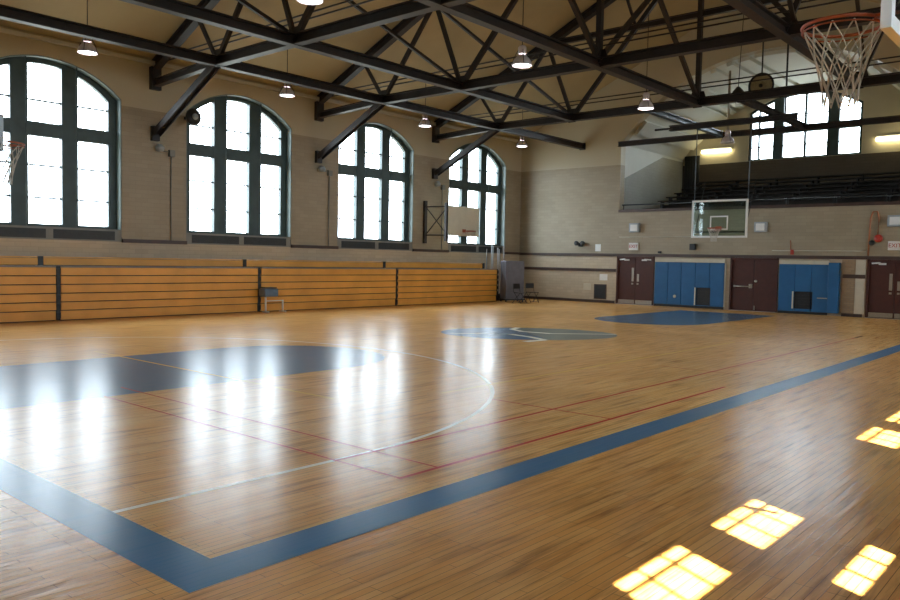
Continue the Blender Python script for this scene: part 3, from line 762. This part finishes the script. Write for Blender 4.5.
# ------------------------------------------------------------- far left corner: poles, mats, chair
t = thing('volleyball_pole_rack', (.75, 16.3, 0), 'bundle of thin pale poles standing behind the bleacher end', 'poles')
m = MB(); m.box(.4, 1.1, 15.9, 16.9, 0, .3); m.build('base', M['black'], t, .02)
for k in range(6):
    m = MB(); x, y = .5+.1*(k % 2)+.05*k, 15.95+k*.17; m.tube([(x, y, .3), (x, y, 2.35+.07*((k*3) % 4))], .022, 6); m.build('pole', M['grey'], t)
t = thing('folding_mat_cart', (2.3, 16.0, 0), 'tall grey folded gym mats on a wheeled cart in the corner', 'gym mats')
d = Vector((.42, .9, 0)).normalized(); s = Vector((d.y, -d.x, 0))
c0 = Vector((2.18, 15.85, 0))
for k in range(4):
    c_ = c0 - s*(.14*k); m = MB(); m.obox(c_ + Vector((0, 0, .98)), d*.47, s*.06, Vector((0, 0, .84))); m.build('mat', M['matgrey'], t, .03)
m = MB(); m.obox(c0 - s*.2 + Vector((0, 0, .105)), d*.5, s*.32, Vector((0, 0, .03))); m.build('cart', M['black'], t)
for a in (-1, 1):
    for b in (-1, 1):
        p = c0 - s*.2 + d*.42*a + s*.24*b; m = MB(); m.lathe((p.x, p.y, .04), [(0, -.02), (.038, -.02), (.038, .02), (0, .02)], 12, 'x'); m.build('wheel', M['black'], t)
def chair(x, y, rz, label):
    t = thing('folding_chair', (x, y, 0), label, 'chair', 'dark folding chairs by the mats')
    def B(n, mat, f):
        m = MB(); f(m); o = m.build(n, M[mat]); o.parent = t; return o
    B('seat', 'black', lambda m: m.box(-.2, .2, -.2, .2, .44, .465))
    B('backrest', 'black', lambda m: m.box(-.2, .2, .22, .245, .62, .84))
    for q in (-.21, .21):
        B('leg', 'black', lambda m: m.tube([(q, -.22, 0), (q, .2, .5), (q, .235, .84)], .012, 6))
        B('leg', 'black', lambda m: m.tube([(q, .26, 0), (q, -.16, .44)], .012, 6))
    B('stretcher', 'black', lambda m: m.tube([(-.21, -.17, .06), (.21, -.17, .06)], .01, 6))
    t.rotation_euler.z = rz; return t
chair(2.85, 16.3, 1.2, 'dark folding chair between the grey mats and the far wall')
chair(2.95, 15.25, 1.5, 'dark folding chair nearer the court, before the grey mats')

# ------------------------------------------------------------- far wall furniture
YW = YF
def double_door(i, x0, x1, hardware):
    root = thing('door_%d' % i, ((x0+x1)/2, YW, 0), None, None, None, 'structure')
    m = MB(); m.box(x0-.05, x1+.05, YW+.41, YW+.5, 0.0, 2.3); m.build('leak_backing', M['black'], root)  # added unseen slab behind the leaves, stops daylight leaking through the door gaps
    m = MB(); m.box((x0+x1)/2-.03, (x0+x1)/2+.03, YW+.071, YW+.12, 0.012, 2.06); m.box(x0+.07, x1-.07, YW+.071, YW+.12, 2.0, 2.1); m.build('door_stop', M['door'], root)
    m = MB(); m.box(x0, x0+.07, YW-.04, YW+.1, 0.002, 2.12); m.box(x1-.07, x1, YW-.04, YW+.1, 0.002, 2.12); m.box(x0, x1, YW-.04, YW+.1, 2.04, 2.118); m.build('door_frame', M['door'], root)
    mid = (x0+x1)/2
    for s in (-1, 1):
        a, b = (x0+.075, mid-.006) if s < 0 else (mid+.006, x1-.075)
        m = MB(); m.box(a, b, YW+.02, YW+.07, .012, 2.035); lf = m.build('door_leaf', M['door'], root, .004)
        hx = mid + s*.13
        if hardware == 'plate':
            m = MB(); m.box(hx-.05, hx+.05, YW+.005, YW+.02, 1.02, 1.62 if s < 0 else 1.35); m.box(hx-.04, hx+.04, YW-.02, YW+.01, .88, .95); m.build('push_plate', M['metal'], lf)
            m = MB(); m.bar((a+.08 if s < 0 else b-.08, YW-.03, 1.98), ((a+b)/2 + s*.05, YW-.10, 2.0), .05, .05); m.box((a+b)/2-.12, (a+b)/2+.12, YW-.02, YW+.02, 1.93, 2.0); m.build('door_closer', M['white'], lf)
            m = MB(); m.box(a+.02, b-.02, YW+.008, YW+.02, .03, .2); m.build('foot_strip', M['metal'], lf)  # pale metal strip across the foot of the leaf
        elif hardware == 'bar':
            if s < 0: m = MB(); m.tube([(a+.1, YW-.05, .98), (b-.08, YW-.05, .98)], .022, 6); m.box(a+.08, a+.14, YW-.05, YW+.02, .94, 1.02); m.box(b-.16, b-.04, YW-.05, YW+.02, .92, 1.08); m.build('panic_bar', M['metal'], lf)
            if s > 0: m = MB(); m.lathe((a+.09, YW-.0, 1.2), [(0, -.05), (.05, -.05), (.05, .02), (0, .02)], 12, 'y'); m.build('knob', M['metal'], lf)
            if s > 0: m = MB(); m.box(a+.04, a+.07, YW-.0, YW+.02, .04, .22); m.build('floor_bolt', M['metal'], lf)
    m = MB(); m.box(x0, x1, YW-.1, YW+.1, 0.001, .012); m.build('threshold', M['metal'], root)
double_door(1, *DOORS[0], 'plate'); double_door(2, *DOORS[1], 'bar'); double_door(3, *DOORS[2], 'plate')
def pads(x0, x1, ncol, hole, hx, label, side=False):
    t = thing('wall_padding', ((x0+x1)/2, YW-.06, 0), label, 'wall pads', 'blue wall pads on the far wall')
    w_ = (x1-x0)/ncol
    for k in range(ncol):
        a, b = x0+k*w_+.006, x0+(k+1)*w_-.006; m = MB()
        if a < hx[0] < b or a < hx[1] < b or (hx[0] <= a and b <= hx[1]):
            ha, hb = max(a, hx[0]), min(b, hx[1]); z0_, z1_ = hole
            if ha > a+.001 and hb < b-.001: lp = [(a, .1), (b, .1), (b, 1.9), (a, 1.9)]; hl = [[(ha, z0_), (hb, z0_), (hb, z1_), (ha, z1_)]]
            elif ha > a+.001: lp = [(a, .1), (b, .1), (b, z0_), (ha, z0_), (ha, z1_), (b, z1_), (b, 1.9), (a, 1.9)]; hl = []
            else: lp = [(a, .1), (b, .1), (b, 1.9), (a, 1.9), (a, z1_), (hb, z1_), (hb, z0_), (a, z0_)]; hl = []
            m.panel(lp, hl, lambda u, v, t_: (u, t_, v), YW-.1, YW-.035)
        else: m.box(a, b, YW-.1, YW-.035, .1, 1.90)
        m.build('pad', M['pad'], t, .012)
    m = MB(); m.box(x0, x1, YW-.09, YW-.035, 1.905, 2.05); m.build('top_strip', M['cream_wood'], t)
    m = MB(); m.box(x0, x1, YW-.07, YW-.035, .003, .098); m.build('base_strip', M['black'], t)
    m = MB(); m.box(hx[0]-.01, hx[1]+.01, YW-.032, YW-.022, hole[0]-.01, hole[1]+.01)
    for q in range(6): zz_ = hole[0]+.05+q*(hole[1]-hole[0]-.1)/5; m.box(hx[0]+.01, hx[1]-.01, YW-.05, YW-.034, zz_-.012, zz_+.012)
    g = m.build('vent', M['black'], t)
    m = MB(); m.box(hx[0]-.06, hx[0]-.004, YW-.112, YW-.101, hole[0], hole[1]); m.build('vent_trim', M['cream_wood'], g)
    if not side:
        m = MB(); m.box(x1+.004, x1+.05, YW-.08, YW-.035, .1, 1.9); m.build('side_strip', M['cream_wood'], t)
    return t
pads(7.30, 10.36, 5, (.13, .86), (9.18, 9.80), 'left bank of blue wall pads, between the two dark doors')
p2 = pads(12.52, 14.32, 3, (.20, .86), (13.10, 13.78), 'right bank of blue wall pads, right of the middle door', True)
m = MB(); m.box(14.34, 14.72, YW-.24, YW-.035, .1, 1.98); m.build('corner_pad', M['pad'], p2, .02)
m = MB(); m.box(13.95, 14.3, YW-.115, YW-.102, .62, .66); m.build('handle', M['metal'], p2)
m = MB(); m.lathe((8.25, YW-.105, .45), [(0, -.006), (.07, -.006), (.07, .004), (0, .004)], 12, 'y'); m.build('badge', M['cream_wood'], kids(bpy.data.objects['wall_padding'])[0].parent)
# brick pier and pale pilaster next to the right door
m = MB(); m.box(14.76, 15.22, YW-.05, YW-.0, .12, 2.1); struct(m.build('trim_8', M['pier']))
m = MB(); m.box(15.23, 15.55, YW-.06, YW-.0, .12, 2.1); struct(m.build('trim_9', M['cream_wood']))
m = MB(); m.box(14.8, 15.56, YW-.07, YW-.045, 1.42, 1.56); struct(m.build('trim_10', M['band']))
# small items
def item(name, boxes, label, cat, group=None, bev=.01):
    x0, x1, z0, z1, dp, mat = boxes[0][1:]
    t = thing(name, ((x0+x1)/2, YW, z0), label, cat, group)
    for pn, x0, x1, z0, z1, dp, mat in boxes:
        d0, d1 = dp; m = MB(); m.box(x0, x1, YW-d1, YW-d0, z0, z1); m.build(pn, M[mat], t, bev)
    return t
def exit_sign(x, z, label):
    t = item('exit_sign', [('housing', x-.22, x+.22, z-.16, z+.16, (.001, .09), 'white')], label, 'sign', 'exit signs')
    cu = bpy.data.curves.new('letters', 'FONT'); cu.body = 'EXIT'; cu.size = .2; cu.extrude = .004; cu.align_x = 'CENTER'; cu.align_y = 'CENTER'
    o = bpy.data.objects.new('tmp', cu); COL.objects.link(o); bpy.context.view_layer.update()
    me = bpy.data.meshes.new_from_object(o.evaluated_get(bpy.context.evaluated_depsgraph_get())); bpy.data.objects.remove(o)
    me.materials.clear(); me.materials.append(M['red'])
    q = bpy.data.objects.new('lettering', me); COL.objects.link(q); q.parent = t
    q.rotation_euler = (PI/2, 0, 0); q.location = (x-t.location.x, -.095, z-t.location.z)
exit_sign(6.24, 2.56, 'white exit sign above the leftmost dark door')
exit_sign(16.47, 2.62, 'white exit sign above the right door, at the picture edge')
for x, z, lb in ((6.27, 3.38, 'grey wall speaker box high above the leftmost dark door'), (16.45, 3.5, 'grey wall speaker box above the right door at the picture edge'), (11.75, 3.34, 'grey box on the wall right of the hanging backboard')):
    item('wall_speaker', [('housing', x-.24, x+.24, z-.2, z+.2, (.001, .16), 'grey'), ('grille', x-.17, x+.17, z-.14, z+.14, (.161, .17), 'white')], lb, 'speaker', 'grey wall speakers')
# emergency light with two heads
t = item('emergency_light', [('battery_case', 3.42, 3.62, 2.55, 2.72, (.001, .09), 'black')], 'black emergency light with two heads left of the leftmost door', 'light')
for dx in (-.16, .16):
    m = MB(); m.lathe((3.52+dx, YW-.12, 2.70), [(0, -.07), (.11, -.07), (.10, .03), (.04, .08), (0, .08)], 14, 'y'); m.build('lamp_head', M['black'], t)
item('notice_sheet', [('paper', 4.28, 4.56, 2.34, 2.66, (.001, .008), 'white')], 'white paper notice above the dark band on the far wall', 'notice', None, 0)
item('notice_sheet', [('paper', 4.55, 4.95, 1.02, 1.30, (.001, .008), 'white')], 'white paper notice above the dark wall vent', 'notice', None, 0)
item('outlet_plate', [('plate', 3.72, 4.1, .55, .85, (.001, .02), 'cream_wood')], 'pale plate on the wall left of the dark vent', 'plate')
item('wall_vent', [('frame', 4.28, 4.92, .16, .84, (.001, .03), 'band'), ('grille', 4.33, 4.87, .2, .8, (.031, .04), 'black')], 'dark square vent low on the wall left of the leftmost door', 'vent')
item('junction_box', [('box', 8.84, 9.08, 2.42, 2.68, (.001, .12), 'black')], 'small black box above the left bank of blue pads', 'box')
item('door_sensor', [('box', 7.4, 7.54, 2.27, 2.36, (.001, .08), 'black')], 'tiny black sensor above the left edge of the blue pads', 'sensor')
t = item('fire_alarm', [('box', 12.9, 13.02, 2.27, 2.46, (.001, .07), 'red')], 'small red alarm with short pipe above the right blue pads', 'alarm')
m = MB(); m.tube([(12.9, YW-.03, 2.46), (12.88, YW-.03, 2.82)], .02, 6); m.build('conduit', M['copper'], t)
t = thing('fire_pipes', (15.8, YW, 2.9), 'orange brown pipes and red bell left of the right door', 'pipes')
m = MB(); m.tube([(15.62, YW-.05, 2.25), (15.64, YW-.05, 3.6), (15.72, YW-.05, 3.85), (15.86, YW-.05, 3.85), (15.92, YW-.05, 3.6), (15.9, YW-.05, 2.95)], .03, 8); m.build('pipe', M['copper'], t)
m = MB(); m.lathe((15.93, YW-.08, 2.88), [(0, -.05), (.13, -.04), (.15, .02), (0, .05)], 16, 'y'); m.build('bell', M['red'], t)
m = MB(); m.lathe((15.72, YW-.07, 2.72), [(0, -.05), (.09, -.04), (.1, .02), (0, .05)], 16, 'y'); m.build('horn', M['black'], t)
t = thing('wall_conduit', (6.9, YW, 2.8), 'thin pipes running level on the wall below the balcony edge', 'conduit')
m = MB(); m.tube([(5.5, YW-.03, 2.98), (9.6, YW-.03, 2.98)], .012, 6); m.tube([(12.2, YW-.03, 2.42), (15.55, YW-.03, 2.42)], .02, 6); m.build('pipe', M['cream_wood'], t)
# left wall: small lamps and conduits below the braces
for k, lb in ((0, 'small grey wall lamp under the first truss foot, left of the second window'), (1, 'small grey wall lamp under the truss foot left of the third window'), (2, 'small grey wall lamp under the truss foot left of the last window')):
    y = k*BAY+.12
    t = thing('wall_lamp', (.0, y, 4.8), lb, 'wall lamp', 'wall lamps below the truss feet')
    m = MB(); m.lathe((.12, y, 5.08), [(0, -.12), (.12, -.1), (.15, 0), (.08, .1), (0, .12)], 14); m.build('lamp_head', M['grey'], t)
    m = MB(); m.box(.003, .12, y+.34, y+.52, 4.86, 5.06); m.build('switch_box', M['sill'], t)
    m = MB(); m.tube([(.03, y+.43, 2.26), (.03, y+.43, 4.86)], .02, 6); m.tube([(.05, y, 5.0), (.05, y+.35, 5.0)], .015, 6); m.build('conduit', M['sill'], t)
# dark round fitting against the second window
t = thing('wall_speaker', (.35, 1.18, 6.3), 'black round fitting at the top left of the second arched window', 'speaker')
m = MB(); m.lathe((.5, 1.05, 6.12), [(.0, -.08), (.24, -.08), (.26, 0), (.22, .06), (.0, .08)], 20, 'x'); m.build('housing', M['black'], t)
m = MB(); m.lathe((.59, 1.05, 6.12), [(.0, -.01), (.1, -.01), (.1, .01), (.0, .01)], 14, 'x'); m.build('cone', M['grey'], t)
m = MB(); m.box(.0, .45, 1.0, 1.1, 6.08, 6.16); m.build('bracket', M['black'], t)

# ------------------------------------------------------------- light
wd = bpy.data.worlds.new('World'); SC.world = wd; wd.use_nodes = True; nt = wd.node_tree
bg = nt.nodes['Background']
tc = N(nt, 'ShaderNodeTexCoord'); sp = N(nt, 'ShaderNodeSeparateXYZ'); L(nt, tc.outputs['Generated'], sp.inputs[0])
mr = N(nt, 'ShaderNodeMapRange'); mr.inputs['From Min'].default_value = -.06; mr.inputs['From Max'].default_value = .02; L(nt, sp.outputs[2], mr.inputs[0])
L(nt, ramp(nt, mr.outputs[0], [(0, (.30, .32, .30)), (1, (.79, .905, 1.0))]), bg.inputs[0])
bg.inputs[1].default_value = 9.0
sun = bpy.data.lights.new('Sun', 'SUN'); sun.energy = 34; sun.angle = .009; sun.color = (1, .88, .64)
so = bpy.data.objects.new('Sun', sun); COL.objects.link(so); so.location = (40, 0, 40)
so.rotation_euler = Vector((-.62, .32, -1)).to_track_quat('-Z', 'Y').to_euler()

# ------------------------------------------------------------- camera
f_px, yaw, pitch, roll = 780.758, math.radians(40.94), math.radians(-2.921), math.radians(1.106)
Fv = Vector((-math.sin(yaw)*math.cos(pitch), math.cos(yaw)*math.cos(pitch), math.sin(pitch)))
Rv = Vector((math.cos(yaw), math.sin(yaw), 0)); Uv = Rv.cross(Fv)
R2 = Rv*math.cos(roll) + Uv*math.sin(roll); U2 = -Rv*math.sin(roll) + Uv*math.cos(roll)
cam = bpy.data.cameras.new('Camera'); co = bpy.data.objects.new('Camera', cam); COL.objects.link(co)
mt = Matrix((R2, U2, -Fv)).transposed().to_4x4(); mt.translation = Vector((22.793, -12.26, 1.802)); co.matrix_world = mt
cam.sensor_width = 36; cam.lens = f_px*36/900; cam.clip_start = .05; cam.clip_end = 300
SC.camera = co
SC.view_settings.view_transform = 'Standard'; SC.view_settings.look = 'None'; SC.view_settings.gamma = 1
SC.view_settings.use_curve_mapping = False; SC.view_settings.exposure = 1.1
SC.cycles.use_denoising = True; SC.cycles.max_bounces = 10; SC.cycles.diffuse_bounces = 6; SC.cycles.transparent_max_bounces = 16
SC.cycles.sample_clamp_indirect = 4; SC.cycles.caustics_reflective = False; SC.cycles.caustics_refractive = False
